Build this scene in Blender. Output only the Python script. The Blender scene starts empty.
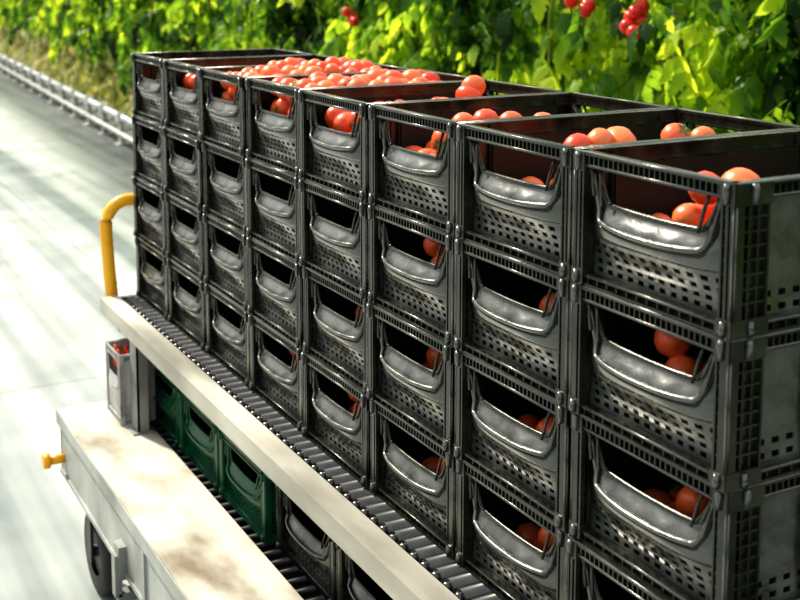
import bpy, bmesh, math, random
import numpy as np
from mathutils import Vector, Matrix, Euler
random.seed(4); rng=np.random.default_rng(7)
S=bpy.context.scene
CZ=2.25
# ---------------------------------------------------------------- materials
def newmat(name):
    m=bpy.data.materials.new(name); m.use_nodes=True
    nt=m.node_tree; b=nt.nodes['Principled BSDF']
    return m,nt,b
def noisy(name,c1,c2,scale=8,rough=.5,metal=0,detail=6,stretch=(1,1,1),bump=0,r2=None,coat=0,contrast=(.35,.65),spec=.5):
    m,nt,b=newmat(name); N=nt.nodes; L=nt.links
    tc=N.new('ShaderNodeTexCoord'); mp=N.new('ShaderNodeMapping'); mp.inputs['Scale'].default_value=stretch
    n=N.new('ShaderNodeTexNoise'); n.inputs['Scale'].default_value=scale; n.inputs['Detail'].default_value=detail
    r=N.new('ShaderNodeValToRGB'); r.color_ramp.elements[0].position=contrast[0]; r.color_ramp.elements[1].position=contrast[1]
    r.color_ramp.elements[0].color=(*c1,1); r.color_ramp.elements[1].color=(*c2,1)
    L.new(tc.outputs['Object'],mp.inputs[0]); L.new(mp.outputs[0],n.inputs['Vector']); L.new(n.outputs['Fac'],r.inputs[0]); L.new(r.outputs[0],b.inputs['Base Color'])
    b.inputs['Roughness'].default_value=rough; b.inputs['Metallic'].default_value=metal
    b.inputs['Coat Weight'].default_value=coat; b.inputs['Specular IOR Level'].default_value=spec
    if r2 is not None:
        mr=N.new('ShaderNodeMapRange'); mr.inputs['From Min'].default_value=.3; mr.inputs['From Max'].default_value=.7; mr.inputs['To Min'].default_value=rough; mr.inputs['To Max'].default_value=r2
        L.new(n.outputs['Fac'],mr.inputs['Value']); L.new(mr.outputs[0],b.inputs['Roughness'])
    if bump:
        bp=N.new('ShaderNodeBump'); bp.inputs['Strength'].default_value=bump; bp.inputs['Distance'].default_value=.01
        L.new(n.outputs['Fac'],bp.inputs['Height']); L.new(bp.outputs[0],b.inputs['Normal'])
    return m
M_black=noisy('black_plastic',(.005,.007,.0045),(.024,.028,.018),18,.16,r2=.34,spec=.5,bump=.08)
M_gloss=noisy('black_plastic_polished',(.012,.014,.012),(.060,.067,.062),16,.15,r2=.38,spec=1.0,coat=.3,bump=.35)
M_inner_dark=noisy('added_inner_shade',(.004,.006,.004),(.010,.012,.009),14,.5,spec=.3)
M_green=noisy('green_plastic',(.002,.050,.022),(.004,.095,.04),10,.35)
M_grey=noisy('grey_plastic',(.30,.31,.31),(.45,.45,.45),10,.45)
M_alu=noisy('galvanised_steel',(.26,.25,.215),(.56,.54,.48),5,.42,.3,stretch=(1,.3,1),r2=.6)
M_deck=noisy('weathered_deck',(.20,.165,.115),(.60,.565,.49),3.5,.75,detail=12,bump=.15,stretch=(1.8,.8,1),contrast=(.30,.56),spec=.3)
M_panel=noisy('worn_white_paint',(.16,.17,.16),(.42,.44,.42),3,.5,detail=9)
M_dark=noisy('dark_steel',(.012,.012,.013),(.03,.03,.03),9,.5)
M_rubber=noisy('rubber',(.012,.012,.012),(.03,.03,.03),20,.7)
M_yellow=noisy('yellow_paint',(.85,.38,.01),(.95,.50,.02),6,.35)
M_roller=noisy('roller_black',(.012,.012,.012),(.04,.04,.04),30,.25,spec=.8)
M_pipe=noisy('white_pipe',(.28,.30,.31),(.52,.54,.54),4,.4)
M_stem=noisy('vine_stem',(.18,.28,.06),(.35,.42,.12),12,.6)
M_calyx=noisy('calyx',(.05,.2,.02),(.1,.3,.04),20,.6)
M_ripe=noisy('ripe_tomato',(.55,.006,.004),(.72,.02,.008),20,.3)
def island_ramp(name,cols,rough,trans=0,spec=.5,ns=1.1,na=1.6,val=2.2,off=.24):
    m,nt,b=newmat(name); N=nt.nodes; L=nt.links
    g=N.new('ShaderNodeNewGeometry'); r=N.new('ShaderNodeValToRGB'); cr=r.color_ramp
    while len(cr.elements)<len(cols): cr.elements.new(.5)
    for i,c in enumerate(cols):
        cr.elements[i].position=i/(len(cols)-1); cr.elements[i].color=(*c,1)
    n=N.new('ShaderNodeTexNoise'); n.inputs['Scale'].default_value=ns; n.inputs['Detail'].default_value=3
    L.new(g.outputs['Position'],n.inputs['Vector'])
    if trans:
        mx=N.new('ShaderNodeMath'); mx.operation='MULTIPLY_ADD'; mx.inputs[1].default_value=.45
        sb=N.new('ShaderNodeMath'); sb.operation='MULTIPLY_ADD'; sb.inputs[1].default_value=na; sb.inputs[2].default_value=off-na*.5
        L.new(n.outputs['Fac'],sb.inputs[0]); L.new(g.outputs['Random Per Island'],mx.inputs[0]); L.new(sb.outputs[0],mx.inputs[2]); L.new(mx.outputs[0],r.inputs[0])
    else: L.new(g.outputs['Random Per Island'],r.inputs[0])
    L.new(r.outputs[0],b.inputs['Base Color']); b.inputs['Roughness'].default_value=rough
    b.inputs['Specular IOR Level'].default_value=spec
    if trans:
        t=N.new('ShaderNodeBsdfTranslucent'); mix=N.new('ShaderNodeMixShader'); mix.inputs[0].default_value=trans
        gm=N.new('ShaderNodeHueSaturation'); gm.inputs['Value'].default_value=val; gm.inputs['Hue'].default_value=.475
        L.new(r.outputs[0],gm.inputs['Color']); L.new(gm.outputs[0],t.inputs[0])
        L.new(b.outputs[0],mix.inputs[1]); L.new(t.outputs[0],mix.inputs[2])
        L.new(mix.outputs[0],N['Material Output'].inputs[0])
    return m
M_tom=island_ramp('tomato_skin',[(.68,.04,.010),(.82,.11,.03),(.86,.21,.06),(.76,.06,.015)],.35)
M_leaf=island_ramp('tomato_leaf',[(.006,.024,.004),(.018,.068,.007),(.06,.17,.012),(.22,.38,.02),(.45,.56,.04)],.45,.5,.35,ns=1.6,na=2.5,val=2.4,off=.30)  # besides random leaf tone, noise clumps paint in shadow and sunlit yellow
M_dry=island_ramp('withered_leaf',[(.12,.18,.03),(.34,.38,.10),(.54,.52,.25),(.45,.49,.42)],.7,.4,.2,val=1.4)

# ---------------------------------------------------------------- mesh builder
class MB:
    def __init__(s): s.v=[]; s.f=[]; s.m=[]; s.sm=[]
    def add(s,vs,fs,mat=0,smooth=False):
        o=len(s.v); s.v+= [tuple(p) for p in vs]
        for f in fs: s.f.append(tuple(i+o for i in f)); s.m.append(mat); s.sm.append(smooth)
    def box(s,a,b,mat=0,P=None):
        x0,y0,z0=a; x1,y1,z1=b
        vs=[(x,y,z) for z in(z0,z1) for y in(y0,y1) for x in(x0,x1)]
        if P: vs=[P(*q) for q in vs]
        s.add(vs,[(0,2,3,1),(4,5,7,6),(0,1,5,4),(2,6,7,3),(0,4,6,2),(1,3,7,5)],mat)
    def tube(s,pts,r,n=8,mat=0,closed=False,P=None,sx=1):
        pts=[Vector(p) for p in pts]; vs=[];fs=[]
        for i,p in enumerate(pts):
            t=(pts[min(i+1,len(pts)-1)]-pts[max(i-1,0)]).normalized()
            up=Vector((0,0,1)) if abs(t.z)<.95 else Vector((0,1,0))
            a=t.cross(up).normalized(); b=a.cross(t)
            rr=r[i] if isinstance(r,(list,tuple)) else r
            for k in range(n):
                an=2*math.pi*k/n; vs.append(p+a*math.cos(an)*rr*sx+b*math.sin(an)*rr)
        if P: vs=[P(*q) for q in vs]
        for i in range(len(pts)-1):
            for k in range(n):
                fs.append((i*n+k,i*n+(k+1)%n,(i+1)*n+(k+1)%n,(i+1)*n+k))
        s.add(vs,fs,mat,True)
        m=(len(pts)-1)*n
        o=len(s.v)-len(vs)
        s.f.append(tuple(o+k for k in reversed(range(n)))); s.m.append(mat); s.sm.append(False)
        s.f.append(tuple(o+m+k for k in range(n))); s.m.append(mat); s.sm.append(False)
    def mesh(s,name,mats,recalc=True):
        me=bpy.data.meshes.new(name); me.from_pydata(s.v,[],s.f)
        for m in mats: me.materials.append(m)
        me.polygons.foreach_set('material_index',s.m); me.polygons.foreach_set('use_smooth',s.sm)
        if recalc:
            bm=bmesh.new(); bm.from_mesh(me); bmesh.ops.recalc_face_normals(bm,faces=bm.faces); bm.to_mesh(me); bm.free()
        me.update(); return me
def obj(name,me,loc=(0,0,0),parent=None,rot=(0,0,0)):
    o=bpy.data.objects.new(name,me); S.collection.objects.link(o); o.location=loc; o.rotation_euler=rot
    if parent: o.parent=parent
    return o
def empty(name,loc=(0,0,0)):
    o=bpy.data.objects.new(name,None); S.collection.objects.link(o); o.location=loc; o.empty_display_size=.1; return o
def sstep(a,b,x):
    t=max(0,min(1,(x-a)/(b-a))); return t*t*(3-2*t)

# ---------------------------------------------------------------- crate
CW,CD,CH=.394,.594,.239
def solid_sheet(mb,grid,P,holes,th=.003,mat=0,smooth=False):
    bm=bmesh.new(); nu=len(grid); nv=len(grid[0]); V=[[bm.verts.new(P(*grid[i][j])) for j in range(nv)] for i in range(nu)]
    for i in range(nu-1):
        for j in range(nv-1):
            if (i,j) in holes: continue
            bm.faces.new((V[i][j],V[i+1][j],V[i+1][j+1],V[i][j+1]))
    for v in [v for v in bm.verts if not v.link_faces]: bm.verts.remove(v)
    bm.normal_update()
    if th: bmesh.ops.solidify(bm,geom=bm.faces[:],thickness=th)
    bm.verts.index_update()
    mb.add([v.co[:] for v in bm.verts],[tuple(q.index for q in f.verts) for f in bm.faces],mat,smooth)
    bm.free()
def crate_mesh(name,mats):
    mb=MB()
    ends=[lambda u,v,o:(-CD/2-o,u-CW/2,v), lambda u,v,o:(CD/2+o,CW/2-u,v)]
    sides=[lambda u,v,o:(u-CD/2,-CW/2-o,v), lambda u,v,o:(CD/2-u,CW/2+o,v)]
    def frame(P,W,pw=.036):
        def bx(u0,u1,v0,v1,o0,o1,m=0): mb.box((u0,v0,o0),(u1,v1,o1),m,P)
        bx(.0,W,.233,.239,-.020,0); bx(.012,W-.012,.212,.216,-.024,-.002)
        mb.tube([(.002,.2375,-.002),(W-.002,.2375,-.002)],.0025,6,2,P=P); mb.tube([(.03,.2155,-.003),(W-.03,.2155,-.003)],.002,6,2,P=P)
        mb.tube([(.03,.0195,-.004),(W-.03,.0195,-.004)],.002,6,2,P=P)
        bx(.012,W-.012,.213,.235,-.018,-.015)
        bx(.0,W,.0,.005,-.024,-.002); bx(.03,W-.03,.016,.020,-.024,-.003); bx(.012,W-.012,.004,.018,-.018,-.015)
        n=int((W-.08)/.013)
        for i in range(n+1):
            u=.04+(W-.08)*i/n
            bx(u-.0016,u+.0016,.214,.234,-.016,-.003)
            if i%2==0: bx(u-.0013,u+.0013,.004,.017,-.016,-.005)
        for m in (0,1):
            f=(lambda a,b:(a,b)) if m==0 else (lambda a,b:(W-b,W-a))
            for a,b,o0,o1 in ((0,pw,-.014,-.010),(0,.004,-.02,0),(pw*.42,pw*.42+.003,-.014,-.003),(pw*.7,pw*.7+.003,-.014,-.004),(pw-.004,pw,-.024,0)):
                q=f(a,b); bx(q[0],q[1],.004,.235,o0,o1)
            q=f(0,pw+.002); bx(q[0],q[1],.204,.237,-.016,.0015); bx(q[0],q[1],.002,.030,-.016,.0015)
            qc=(q[0]+q[1])/2
            # interlocking snap at the corners
            mb.tube([(qc,.206,.001),(qc,.230,.004),(qc,.236,.001)],.006,8,2,P=P)
            mb.tube([(qc,.004,.001),(qc,.012,.004),(qc,.026,.001)],.006,8,2,P=P)
            for k in range(7):
                v=.052+k*.022; bx(q[0]+.001,q[1]-.003,v,v+.003,-.013,-.002)
            mb.tube([(q[0]+.0035 if m==0 else q[1]-.0035,.03,-.001),(q[0]+.0035 if m==0 else q[1]-.0035,.205,-.001)],.0025,6,2,P=P)
    for P in ends:
        frame(P,CW,.030); W=CW; M=.030
        u0,u1=M,W-M
        def S_(u): return (u-W/2)/(W/2-M)
        def vtop(u):
            s=abs(S_(u)); return .150+.006*s*s+.055*sstep(.66,.97,s)
        def vrib(s):
            s=abs(s); return .116+.012*s*s+.080*sstep(.76,1.0,s)
        def outw(u,v):
            s=min(1,abs(S_(u))); a=max(0,1-s**3.2)
            lo=sstep(.035,.112,v)
            up=1-.6*sstep(.116,.150,v)
            return -.028+.034*a*lo*up
        nh=12; us=[u0]; step=(u1-u0-.010)/nh
        for i in range(nh):
            us+= [u0+.010+i*step, u0+.010+i*step+step*.52]
        us.append(u1)
        low=[.018]; nr=4
        for j in range(nr): low+=[.026+j*.0165,.026+j*.0165+.0085]
        low.append(.092)
        grid=[]; NU=12
        for u in us:
            col=[(u,v,outw(u,v)) for v in low]; vt=vtop(u)
            for k in range(1,NU+1):
                v=.092+(vt-.092)*k/NU; col.append((u,v,outw(u,v)))
            grid.append(col)
        holes=set((1+2*i,1+2*j) for i in range(nh) for j in range(nr))
        solid_sheet(mb,[c_[:10] for c_ in grid],P,holes,.003,2,False)
        solid_sheet(mb,[c_[9:] for c_ in grid],P,set(),.003,2,True)
        uu=[u0+(u1-u0)*k/16 for k in range(17)]
        g2=[[(u,v,outw(u,v)-.009) for v in (.018,.035,.05,.065,.08,.095,.105)] for u in uu]
        solid_sheet(mb,g2,P,set(),.002,1,True)  # dark sheet added behind the holes, standing in for the shaded inside
        pts=[]; pts2=[]; pts3=[]
        for k in range(49):
            s=-1+2*k/48; u=W/2+s*(W/2-M-.002); v=vtop(u); pts.append((u,v,outw(u,v)+.004))
            u=W/2+s*(W/2-M-.006); v=vrib(s); o_=outw(u,min(v,.14)); pts2.append((u,v,max(o_,-.018)+.007)); pts3.append((u,v-.010,max(outw(u,v-.010),-.02)+.003))
        mb.tube(pts,.0048,6,0,P=P); mb.tube(pts2,.0048,8,2,P=P); mb.tube(pts3,.0028,6,0,P=P)
        for sg in (-1,1):
            for off in (.012,.034):
                u=W/2+sg*(W/2-M-off)
                mb.tube([(u,.213,-.010),(u-sg*.006,.19,-.006),(u-sg*.016,.150 if off>.02 else .165,-.002)],.0032,6,0,P=P)
    for P in sides:
        frame(P,CD,.072); W=CD; u0,u1=.072,W-.072
        nh=14; us=[u0]; step=(u1-u0-.01)/nh
        for i in range(nh): us+=[u0+.01+i*step,u0+.01+i*step+step*.5]
        us.append(u1)
        vs=[.018,.030,.040,.052,.062,.10,.15,.175,.185,.213]
        grid=[[(u,v,-.016-.004*math.sin((v-.018)/.195*math.pi)) for v in vs] for u in us]
        holes=set((1+2*i,j) for i in range(nh) for j in (1,3))
        solid_sheet(mb,grid,P,holes,.003,2,False)
        solid_sheet(mb,[[(u0,v,-.027) for v in (.018,.21)],[(u1,v,-.027) for v in (.018,.21)]],P,set(),.002,1)  # added dark sheet again, painting the shade behind the side holes
        for k in range(1,4):
            u=u0+(u1-u0)*k/4; mb.box((u-.002,.018,-.021),(u+.002,.213,-.006),0,P)
    mb.box((-CD/2+.012,-CW/2+.012,.004),(CD/2-.012,CW/2-.012,.009),1)
    return mb.mesh(name,mats)
ME_black=crate_mesh('harvest_crate_mesh',[M_black,M_inner_dark,M_gloss])
def recol(m):
    c=ME_black.copy(); c.materials.clear()
    for _ in range(3): c.materials.append(m)
    return c
ME_green=recol(M_green); ME_grey=recol(M_grey)

# ---------------------------------------------------------------- tomatoes
def tomato(mb,c,r,el=1.0,calyx=True):
    nu,nv=14,9; R=Euler((random.uniform(0,6.3),random.uniform(0,6.3),random.uniform(0,6.3))).to_matrix()
    c=Vector(c); vs=[]; fs=[]
    for j in range(nv+1):
        th=math.pi*j/nv
        for i in range(nu):
            ph=2*math.pi*i/nu
            rr=r*(1+.035*math.cos(5*ph)*math.sin(th)*(.4+.6*abs(math.cos(th))))
            z=math.cos(th)*r*.86*el
            if j==0: z-=r*.14
            p=Vector((rr*math.sin(th)*math.cos(ph),rr*math.sin(th)*math.sin(ph),z)); vs.append(c+R@p)
    for j in range(nv):
        for i in range(nu): fs.append((j*nu+i,(j+1)*nu+i,(j+1)*nu+(i+1)%nu,j*nu+(i+1)%nu))
    mb.add(vs,fs,0,True)
    if calyx:
        for k in range(5):
            a=2*math.pi*k/5; d=Vector((math.cos(a),math.sin(a),0)); q=Vector((-math.sin(a),math.cos(a),0)); z=Vector((0,0,r*.86*el))
            mb.add([c+R@(z*.95),c+R@(z*1.0+d*r*.3+q*r*.12),c+R@(z*.98+d*r*.65),c+R@(z*1.0+d*r*.3-q*r*.12)],[(0,1,2,3)],1)
def tomato_fill(name,level,heap=0,seed=0,r0=.034,extra=()):
    random.seed(seed); mb=MB()
    for l in range(3):
        for i in range(8):
            for j in range(5):
                x=-.217+i*.062; y=-.122+j*.061
                hz=heap*(1-(x/.27)**2)*(1-(y/.19)**2)
                z=level-.036-l*.055+hz+random.uniform(-.014,.010)
                if z<.045: continue
                tomato(mb,(x+random.uniform(-.006,.006),y+random.uniform(-.006,.006),z),r0*random.uniform(.88,1.06),random.choice((1,1,1.15,1.3)),random.random()<.3)
    for (x,y,z,el) in extra: tomato(mb,(x,y,z),r0*random.uniform(.85,1.03),el,random.random()<.3)
    return mb.mesh(name,[M_tom,M_calyx],False)
lows=[tomato_fill('tomato_low_0',.085,0,0,extra=[(-.20,.03,.112,1.1),(.05,.05,.11,1)]),
      tomato_fill('tomato_low_1',.085,0,1,extra=[(-.215,-.04,.118,1.2),(.1,.04,.11,1)]),
      tomato_fill('tomato_low_2',.085,0,2,extra=[(-.15,-.10,.11,1.0),(-.16,.08,.115,1.2)]),
      tomato_fill('tomato_low_3',.085,0,5,extra=[(-.21,-.0,.115,1.),(-.205,.03,.165,1.25)]),
      tomato_fill('tomato_low_4',.08,0,6,extra=[(-.20,-.02,.13,1.4),(.1,.05,.11,1)])]
E=lambda pts:[(x,y,z,random.choice((1.1,1.3,1.5))) for x,y,z in pts]
tops={0:tomato_fill('t0',.120,.0,11,extra=E([(-.205,.00,.140),(-.13,.03,.14),(-.19,-.07,.145),(-.13,-.06,.145),(-.195,-.025,.196),(-.15,-.06,.198),(-.17,-.1,.192),(.0,.1,.14),(.05,-.05,.14)])),
      1:tomato_fill('t1',.125,.0,12,extra=E([(-.20,-.11,.145),(-.13,-.11,.145),(-.06,-.11,.145),(.01,-.11,.145),(.07,-.11,.15),(-.17,-.11,.190),(-.10,-.11,.19),(.03,-.11,.190),(-.22,-.11,.220),(-.17,-.115,.228),(-.12,-.11,.222),(.02,-.11,.226),(.09,-.11,.216)])),
      2:tomato_fill('t2',.155,.0,13,extra=E([(-.21,-.09,.172),(-.14,-.10,.175),(-.20,.0,.172),(-.215,-.095,.216),(-.16,-.10,.220),(-.10,-.11,.215),(.1,.05,.18)])),
      3:tomato_fill('t3',.200,.01,14,extra=E([(.10,-.02,.222),(.13,.03,.222),(.12,-.01,.245)])),
      4:tomato_fill('t4',.238,.026,15),5:tomato_fill('t5',.242,.032,16),6:tomato_fill('t6',.200,.015,17),7:tomato_fill('t7',.15,.0,18)}
X0,Y0,PI_=1.257,1.266,.4015
HP=.239
ZT=CZ-.31; ZB=ZT-4*HP
random.seed(3)
for n in range(8):
    for k in range(4):
        c=obj('harvest_crate',ME_black,(X0+CD/2+random.uniform(-.005,.005),Y0+PI_*(n+.5)+random.uniform(-.0015,.0015),ZB+k*HP))
        me=tops[n] if k==3 else random.choice(lows)
        t=obj('tomatoes',me,(0,0,0),c)

# ---------------------------------------------------------------- trolley
tr=empty('harvest_trolley',(0,0,0))
Ya,Yb=.75,4.54
def part(name,mb,mats): return obj(name,mb.mesh(name,mats),(0,0,0),tr)
mb=MB()
mb.box((1.125,Ya,ZB-.014),(1.196,Yb,ZB-.008)); mb.box((1.125,Ya,ZB-.066),(1.131,Yb,ZB-.014)); mb.box((1.131,Ya,ZB-.066),(1.165,Yb,ZB-.060))
mb.box((1.190,Ya,ZB-.03),(1.196,Yb,ZB-.014))
mb.box((1.88,Ya,ZB-.06),(1.93,Yb,ZB-.006))
part('platform_beam',mb,[M_alu])
mb=MB()
mb.box((1.199,Ya,ZB-.064),(1.218,Yb,ZB-.034))
for y in np.arange(Ya+.1,Yb,.5): mb.box((1.15,y,ZB-.10),(1.9,y+.04,ZB-.067))
mb.box((1.2,Yb-.03,ZB-.06),(1.9,Yb,ZB-.014)); mb.box((1.2,Ya,ZB-.06),(1.9,Ya+.03,ZB-.014))
part('platform_crossbar',mb,[M_dark])
mb=MB()
y=Ya+.06
while y<Yb-.05:
    mb.tube([(1.212,y,ZB-.024),(1.875,y,ZB-.024)],.0225,12)
    mb.tube([(1.199,y,ZB-.018),(1.222,y,ZB-.018)],.011,8)
    y+=.048
part('conveyor_roller',mb,[M_roller])
ZS=CZ-1.665
DX=.925
mb=MB()
mb.box((DX,.1,ZS-.035),(1.195,4.45,ZS))
part('side_deck',mb,[M_deck])
mb=MB()
mb.box((DX+.006,.1,ZS-.24),(DX+.02,4.43,ZS-.036)); mb.box((DX-.004,.1,ZS-.052),(DX+.007,4.455,ZS-.004)); mb.box((DX+.006,4.415,ZS-.24),(1.9,4.43,ZS-.036))
mb.box((DX-.001,.1,ZS-.24),(DX+.007,4.43,ZS-.225))
for yy in (3.3,2.2): mb.box((DX-.002,yy,ZS-.225),(DX+.007,yy+.03,ZS-.052))
mb.box((DX-.02,3.52,ZS-.25),(DX+.008,3.58,ZS-.14)); mb.box((DX-.03,3.53,ZS-.31),(DX-.008,3.57,ZS-.17)); mb.box((DX-.02,3.53,ZS-.33),(DX+.08,3.57,ZS-.30))
part('side_panel',mb,[M_panel])
mb=MB()
mb.box((1.197,.1,ZS-.06),(1.93,4.42,ZS-.04)); mb.box((1.08,.3,ZS-.30),(1.75,4.2,ZS-.22))
y=.3
while y<4.35:
    mb.tube([(1.203,y,ZS-.030),(1.92,y,ZS-.030)],.010,8); y+=.06
part('lower_shelf',mb,[M_dark])
mb=MB()
for y in (4.06,1.2):
    mb.box((1.130,y,ZS),(1.137,y+.085,ZB-.066)); mb.box((1.130,y,ZS),(1.17,y+.007,ZB-.066)); mb.box((1.11,y-.01,ZS),(1.18,y+.10,ZS+.006))
    mb.box((1.86,y,ZS-.03),(1.9,y+.05,ZB-.066))
part('support_post',mb,[M_panel])
def wheel(x,y,r,w):
    mb=MB(); n=28
    prof=[(-w/2,r*.55),(-w/2,r*.9),(-w*.36,r*.985),(0,r),(w*.36,r*.985),(w/2,r*.9),(w/2,r*.55)]
    vs=[];fs=[]
    for a in range(n):
        an=2*math.pi*a/n
        for px,pr in prof: vs.append((x+px,y+pr*math.cos(an),r+pr*math.sin(an)))
    m=len(prof)
    for a in range(n):
        for j in range(m-1): fs.append((a*m+j,a*m+j+1,((a+1)%n)*m+j+1,((a+1)%n)*m+j))
    mb.add(vs,fs,0,True)
    mb.tube([(x-w*.3,y,r),(x+w*.3,y,r)],r*.56,24,1); mb.tube([(x-w*.6,y,r),(x+w*.6,y,r)],r*.14,12,1)
    mb.box((x-w*.75,y-.03,r-.03),(x-w*.62,y+.03,r*2.1),1); mb.box((x+w*.62,y-.03,r-.03),(x+w*.75,y+.03,r*2.1),1)
    mb.box((x-w*.75,y-.05,r*2.1),(x+w*.75,y+.05,ZS-.036),1)
    part('wheel',mb,[M_rubber,M_dark])
for y in (4.1,.9):
    wheel(1.0,y,.16,.07); wheel(1.8,y,.16,.07)
mb=MB(); hx=1.185; pts=[(hx,4.57,ZB-.07),(hx-.01,4.58,ZB+.08),(hx-.018,4.58,ZB+.24)]
for k in range(9):
    a=math.pi/2*k/8; pts.append((hx-.018+.09*(1-math.cos(a)),4.58,ZB+.265+.10*math.sin(a)))
pts.append((1.78,4.58,ZB+.365))
for k in range(9):
    a=math.pi/2*k/8; pts.append((1.80+.09*math.sin(a),4.58,ZB+.265+.10*math.cos(a)))
pts.append((1.89,4.57,ZB-.07))
mb.tube(pts,.025,14); mb.box((hx-.03,4.54,ZB-.075),(hx+.03,4.605,ZB-.03)); mb.box((1.86,4.54,ZB-.075),(1.92,4.605,ZB-.03))
part('push_handle',mb,[M_yellow])
mb=MB(); mb.tube([(DX+.01,4.38,ZS-.17),(DX-.055,4.38,ZS-.17)],.018,14); mb.tube([(DX-.05,4.38,ZS-.17),(DX-.075,4.38,ZS-.17)],[.029,.027],16)
part('latch_knob',mb,[M_yellow])

for y in (3.10,3.51,3.92):
    o=obj('green_crate',ME_green,(1.235+CD/2,y+CW/2,ZS-.019)); o.scale=(1,1,.92)
for y in (2.68,2.27,1.86,1.4):
    o=obj('storage_crate',ME_black,(1.26+CD/2,y+CW/2,ZS-.019)); o.scale=(1,1,.9)
gc=obj('grey_crate',ME_grey,(1.160,4.26,ZS+.001)); gc.scale=(.22,.50,1.12)
mbx=MB(); random.seed(9)
for i in range(3):
    for j in range(4): tomato(mbx,(-.17+i*.17,-.12+j*.08,.19+random.uniform(-.01,.01)),.042)
t=obj('tomatoes',mbx.mesh('tt',[M_tom,M_calyx],False),(0,0,0),gc)

# ---------------------------------------------------------------- floor
ANG=math.atan(.054)
def rx(y): return 3.3+.054*y
def floor_mat():
    m,nt,b=newmat('concrete_path'); N=nt.nodes; L=nt.links
    tc=N.new('ShaderNodeTexCoord')
    def noise(scale,st,det=6):
        mp=N.new('ShaderNodeMapping'); mp.inputs['Scale'].default_value=st; n=N.new('ShaderNodeTexNoise'); n.inputs['Scale'].default_value=scale; n.inputs['Detail'].default_value=det
        L.new(tc.outputs['Object'],mp.inputs[0]); L.new(mp.outputs[0],n.inputs['Vector']); return n.outputs['Fac']
    a=noise(1.0,(3.0,.09,1),3); c=noise(2.0,(1,1,1),9)
    r=N.new('ShaderNodeValToRGB'); r.color_ramp.elements[0].position=.40; r.color_ramp.elements[1].position=.60
    r.color_ramp.elements[0].color=(.19,.225,.225,1); r.color_ramp.elements[1].color=(.54,.57,.54,1)  # lengthwise streaks: wheel tracks, with bright reflections painted into the colour
    L.new(a,r.inputs[0])
    r2=N.new('ShaderNodeValToRGB'); r2.color_ramp.elements[0].position=.3; r2.color_ramp.elements[1].position=.65
    r2.color_ramp.elements[0].color=(.74,.75,.74,1); r2.color_ramp.elements[1].color=(1,1,1,1); L.new(c,r2.inputs[0])
    def mul(p,q):
        mx=N.new('ShaderNodeMix'); mx.data_type='RGBA'; mx.blend_type='MULTIPLY'; mx.inputs[0].default_value=1
        L.new(p,mx.inputs[6]); L.new(q,mx.inputs[7]); return mx.outputs[2]
    o=mul(r.outputs[0],r2.outputs[0])
    br=N.new('ShaderNodeTexBrick'); br.inputs['Scale'].default_value=1; br.inputs['Brick Width'].default_value=2.2; br.inputs['Row Height'].default_value=3.2
    br.inputs['Mortar Size'].default_value=.008; br.offset=0; br.inputs['Color1'].default_value=(1,1,1,1); br.inputs['Color2'].default_value=(.95,.95,.95,1); br.inputs['Mortar'].default_value=(.6,.6,.6,1)
    L.new(tc.outputs['Object'],br.inputs['Vector']); o=mul(o,br.outputs[0])
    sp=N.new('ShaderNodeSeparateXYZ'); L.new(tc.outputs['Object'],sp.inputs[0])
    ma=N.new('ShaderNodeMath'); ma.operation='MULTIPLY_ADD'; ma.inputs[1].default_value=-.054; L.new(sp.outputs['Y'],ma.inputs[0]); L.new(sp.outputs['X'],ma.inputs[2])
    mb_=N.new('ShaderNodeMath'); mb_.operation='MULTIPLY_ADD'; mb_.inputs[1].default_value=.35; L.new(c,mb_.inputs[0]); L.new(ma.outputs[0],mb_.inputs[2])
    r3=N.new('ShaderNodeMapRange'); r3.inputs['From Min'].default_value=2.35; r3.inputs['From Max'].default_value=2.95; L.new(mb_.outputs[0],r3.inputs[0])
    r4=N.new('ShaderNodeValToRGB'); r4.color_ramp.elements[0].color=(1,1,1,1); r4.color_ramp.elements[1].color=(.26,.27,.30,1); L.new(r3.outputs[0],r4.inputs[0])  # shadow band along the pipe rail, painted into the floor colour
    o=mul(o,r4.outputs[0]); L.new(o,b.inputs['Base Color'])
    mr=N.new('ShaderNodeMapRange'); mr.inputs['To Min'].default_value=.2; mr.inputs['To Max'].default_value=.5; L.new(c,mr.inputs[0]); L.new(mr.outputs[0],b.inputs['Roughness'])
    return m
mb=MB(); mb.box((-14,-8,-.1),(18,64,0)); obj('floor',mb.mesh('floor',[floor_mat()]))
M_soil=noisy('ground_cover',(.18,.20,.14),(.40,.42,.37),5,.8)
soil=MB(); L0=(rx(-4)+.35,-4); L1=(rx(58)+.35,58)
soil.add([(L0[0],L0[1],.0),(L0[0]+7,L0[1],.0),(L1[0]+5,L1[1],.0),(L1[0],L1[1],.0),(L0[0],L0[1],.05),(L0[0]+7,L0[1],.05),(L1[0]+5,L1[1],.05),(L1[0],L1[1],.05)],
         [(0,3,2,1),(4,5,6,7),(0,1,5,4),(1,2,6,5),(2,3,7,6),(3,0,4,7)])
obj('planting_bed',soil.mesh('planting_bed',[M_soil]))
mb=MB()
for off,z,r in ((0,.36,.045),(.12,.24,.035),(-.02,.14,.035)):
    mb.tube([(rx(y)+off,y,z) for y in (1,20,40,56)],r,10)
y=2
while y<55:
    x=rx(y); mb.box((x-.035,y-.035,0),(x+.035,y+.035,.36)); mb.box((x-.08,y-.08,0),(x+.2,y+.08,.02)); mb.box((x-.03,y-.02,.18),(x+.16,y+.02,.21)); mb.box((x-.06,y-.05,.30),(x+.06,y+.05,.42)); y+=1.1
obj('pipe_rail',mb.mesh('pipe_rail',[M_pipe]))

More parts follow.
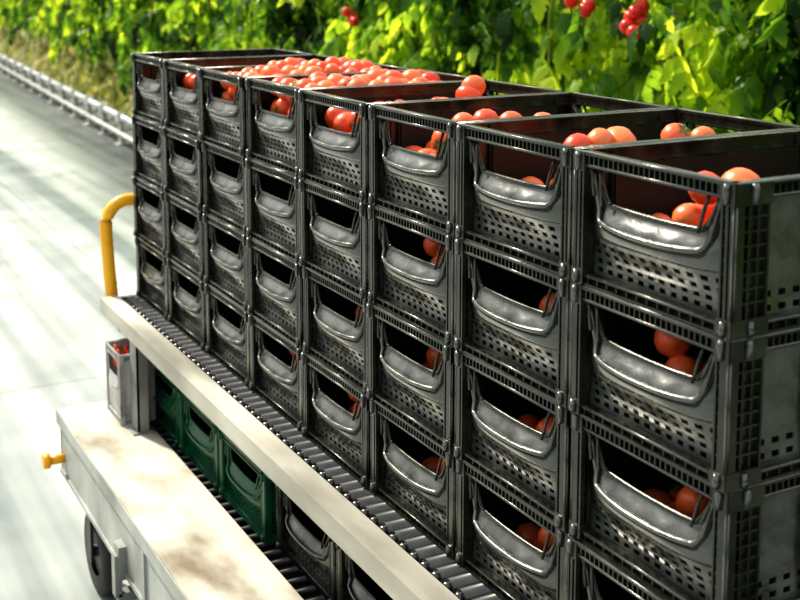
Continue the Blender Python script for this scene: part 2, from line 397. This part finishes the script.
# ---------------------------------------------------------------- foliage
def leaflet():
    xs=[0,.14,.3,.36,.52,.6,.78,1.0]; w=[.02,.20,.30,.22,.27,.18,.14,0]
    vs=[];fs=[]
    for x,ww in zip(xs,w):
        dz=-.28*x*x
        vs+= [(x,0,dz),(x+(.05 if ww>.19 else 0),ww,dz-.25*ww+.03),(x+(.05 if ww>.19 else 0),-ww,dz-.25*ww+.03)]
    for i in range(len(xs)-1):
        a=i*3;b=a+3; fs+=[(a,b,b+1,a+1),(a,a+2,b+2,b)]
    return np.array(vs),fs
LV,LF=leaflet()
def compound():
    V=[];F=[];o=0
    def addl(pos,ang,sc,tilt):
        nonlocal o
        c,s=math.cos(ang),math.sin(ang)
        v=LV*sc; v=v@np.array([[math.cos(tilt),0,-math.sin(tilt)],[0,1,0],[math.sin(tilt),0,math.cos(tilt)]])
        v=v@np.array([[c,s,0],[-s,c,0],[0,0,1]]); V.append(v+np.array(pos)); F.extend([tuple(i+o for i in f) for f in LF]); o+=len(v)
    def rz(t): return -.10*t*t*9
    addl((.26,0,rz(.26)),0,.15,.9)
    for t,sc in ((.06,.07),(.12,.11),(.20,.13)):
        for sg in (1,-1): addl((t,0,rz(t)),sg*.95,sc,.6)
    rv=[];n=5
    for k in range(n+1):
        t=.28*k/n; rv+=[(t,.003,rz(t)),(t,-.003,rz(t))]
    V.append(np.array(rv)); F.extend([(o+2*k,o+2*k+2,o+2*k+3,o+2*k+1) for k in range(n)])
    return np.concatenate(V),F
CV,CF=compound()
def plant(name,seed,nleaf,W,D,z0,z1,mat,stems=4,sc=(.7,1.5)):
    random.seed(seed); mb=MB(); Vs=[];Fs=[];o=0
    ph=[random.uniform(0,6.28) for _ in range(4)]
    i=0
    while i<nleaf:
        y=random.uniform(-W/2,W/2); z=random.uniform(z0,z1)
        hol=.5+.5*math.sin(y*2*math.pi/.8+ph[0]+.8*math.sin(z*2+ph[1]))
        dmin=-D/2+ (.55*D)*(1-hol)
        x=random.uniform(dmin,D/2); i+=1
        R=np.array(Euler((random.uniform(-.5,.5),random.uniform(.0,1.3),random.uniform(0,6.283))).to_matrix())
        p=np.array((x,y,z))
        v=(CV*random.uniform(*sc))@R.T+p; Vs.append(v); Fs.extend([tuple(a+o for a in f) for f in CF]); o+=len(v)
    mb.v=[tuple(q) for q in np.concatenate(Vs)]; mb.f=Fs; mb.m=[0]*len(Fs); mb.sm=[False]*len(Fs)
    for s in range(stems):
        y=-W/2+W*(s+.5)/stems; x=random.uniform(-.1,.1)*D; pts=[(x,y,0.05)]
        for k in range(1,9): pts.append((x+random.uniform(-.05,.05),y+random.uniform(-.06,.06),.05+k*(z1/8)))
        mb.tube(pts,.011,6,1)
    return mb.mesh(name,[mat,M_stem],False)
W=1.6
PV=[plant('tomato_vine_%d'%i,20+i,480,W+.3,1.0,.95,3.0,M_leaf) for i in range(4)]
DV=[plant('withered_%d'%i,40+i,120,W+.2,.6,.25,1.1,M_dry,stems=6) for i in range(2)]
k=0; y=-1.0
while y<50:
    for row,dx in enumerate((1.0,2.2)):
        me=PV[(k*3+row*2)%4]
        obj('tomato_plant',me,(rx(y)+dx+random.uniform(-.1,.1),y+row*.5,0),rot=(0,0,-ANG))
    if y>6: obj('withered_plant',DV[k%2],(rx(y)+.8,y,.0),rot=(0,0,-ANG))
    y+=W; k+=1
random.seed(77)
for (tx,ty,tz,nq) in ((4.03,4.83,2.09,6),(4.06,5.35,2.11,3),(4.25,8.63,1.95,4)):
    mb=MB()
    for q in range(nq):
        tomato(mb,(random.uniform(-.04,.04),random.uniform(-.05,.05),-.02-q*.026),.044)
    mb.tube([(.25,0,.22),(.08,0,.16),(0,0,.02),(0,0,-.14)],.006,6,1)
    obj('tomato_truss',mb.mesh('truss',[M_ripe,M_calyx],False),(tx,ty,tz))

# ---------------------------------------------------------------- light
w=bpy.data.worlds.new('World'); S.world=w; w.use_nodes=True; N=w.node_tree.nodes; L=w.node_tree.links
bg=N['Background']; tc=N.new('ShaderNodeTexCoord'); sp=N.new('ShaderNodeSeparateXYZ'); r=N.new('ShaderNodeValToRGB')
L.new(tc.outputs['Generated'],sp.inputs[0]); L.new(sp.outputs['Z'],r.inputs[0])
cr=r.color_ramp; cr.elements[0].position=0; cr.elements[0].color=(.20,.26,.15,1); cr.elements[1].position=1; cr.elements[1].color=(.8,.9,1,1)
e=cr.elements.new(.10); e.color=(.40,.46,.36,1); e=cr.elements.new(.26); e.color=(1.0,1.0,.97,1); e=cr.elements.new(.6); e.color=(1,1,1,1)
wv=N.new('ShaderNodeTexWave'); wv.inputs['Scale'].default_value=1.6; wv.inputs['Distortion'].default_value=1.0; wv.bands_direction='Y'
L.new(tc.outputs['Generated'],wv.inputs['Vector'])
mr=N.new('ShaderNodeMapRange'); mr.inputs['To Min'].default_value=.15; mr.inputs['To Max'].default_value=1.6; L.new(wv.outputs['Fac'],mr.inputs[0])
mx=N.new('ShaderNodeMix'); mx.data_type='RGBA'; mx.blend_type='MULTIPLY'; mx.inputs[0].default_value=1
L.new(r.outputs[0],mx.inputs[6]); L.new(mr.outputs[0],mx.inputs[7]); L.new(mx.outputs[2],bg.inputs[0])
bg.inputs[1].default_value=1.1
sd=bpy.data.lights.new('sun','SUN'); sd.energy=5.8; sd.angle=math.radians(3); sd.color=(1,.93,.76)
so=bpy.data.objects.new('sun',sd); S.collection.objects.link(so); so.rotation_euler=Vector((-.25,.80,.80)).to_track_quat('Z','Y').to_euler(); so.location=(0,0,8)
# ---------------------------------------------------------------- camera
f=1180; th=math.atan(635/1180); p=math.radians(7)
cd=bpy.data.cameras.new('camera'); cd.sensor_width=36; cd.lens=f/800*36; cd.shift_y=-(328-f*math.tan(p))/800; cd.shift_x=.0070
co=bpy.data.objects.new('camera',cd); S.collection.objects.link(co); co.location=(0,0,CZ); co.rotation_euler=(math.pi/2-p,0,-th)
cd.clip_end=200
cd.dof.use_dof=True; cd.dof.focus_distance=2.6; cd.dof.aperture_fstop=5.0
S.camera=co
S.view_settings.view_transform='Standard'
try: S.view_settings.look='Medium High Contrast'
except Exception as ex: print('LOOK',ex)
S.view_settings.exposure=.12
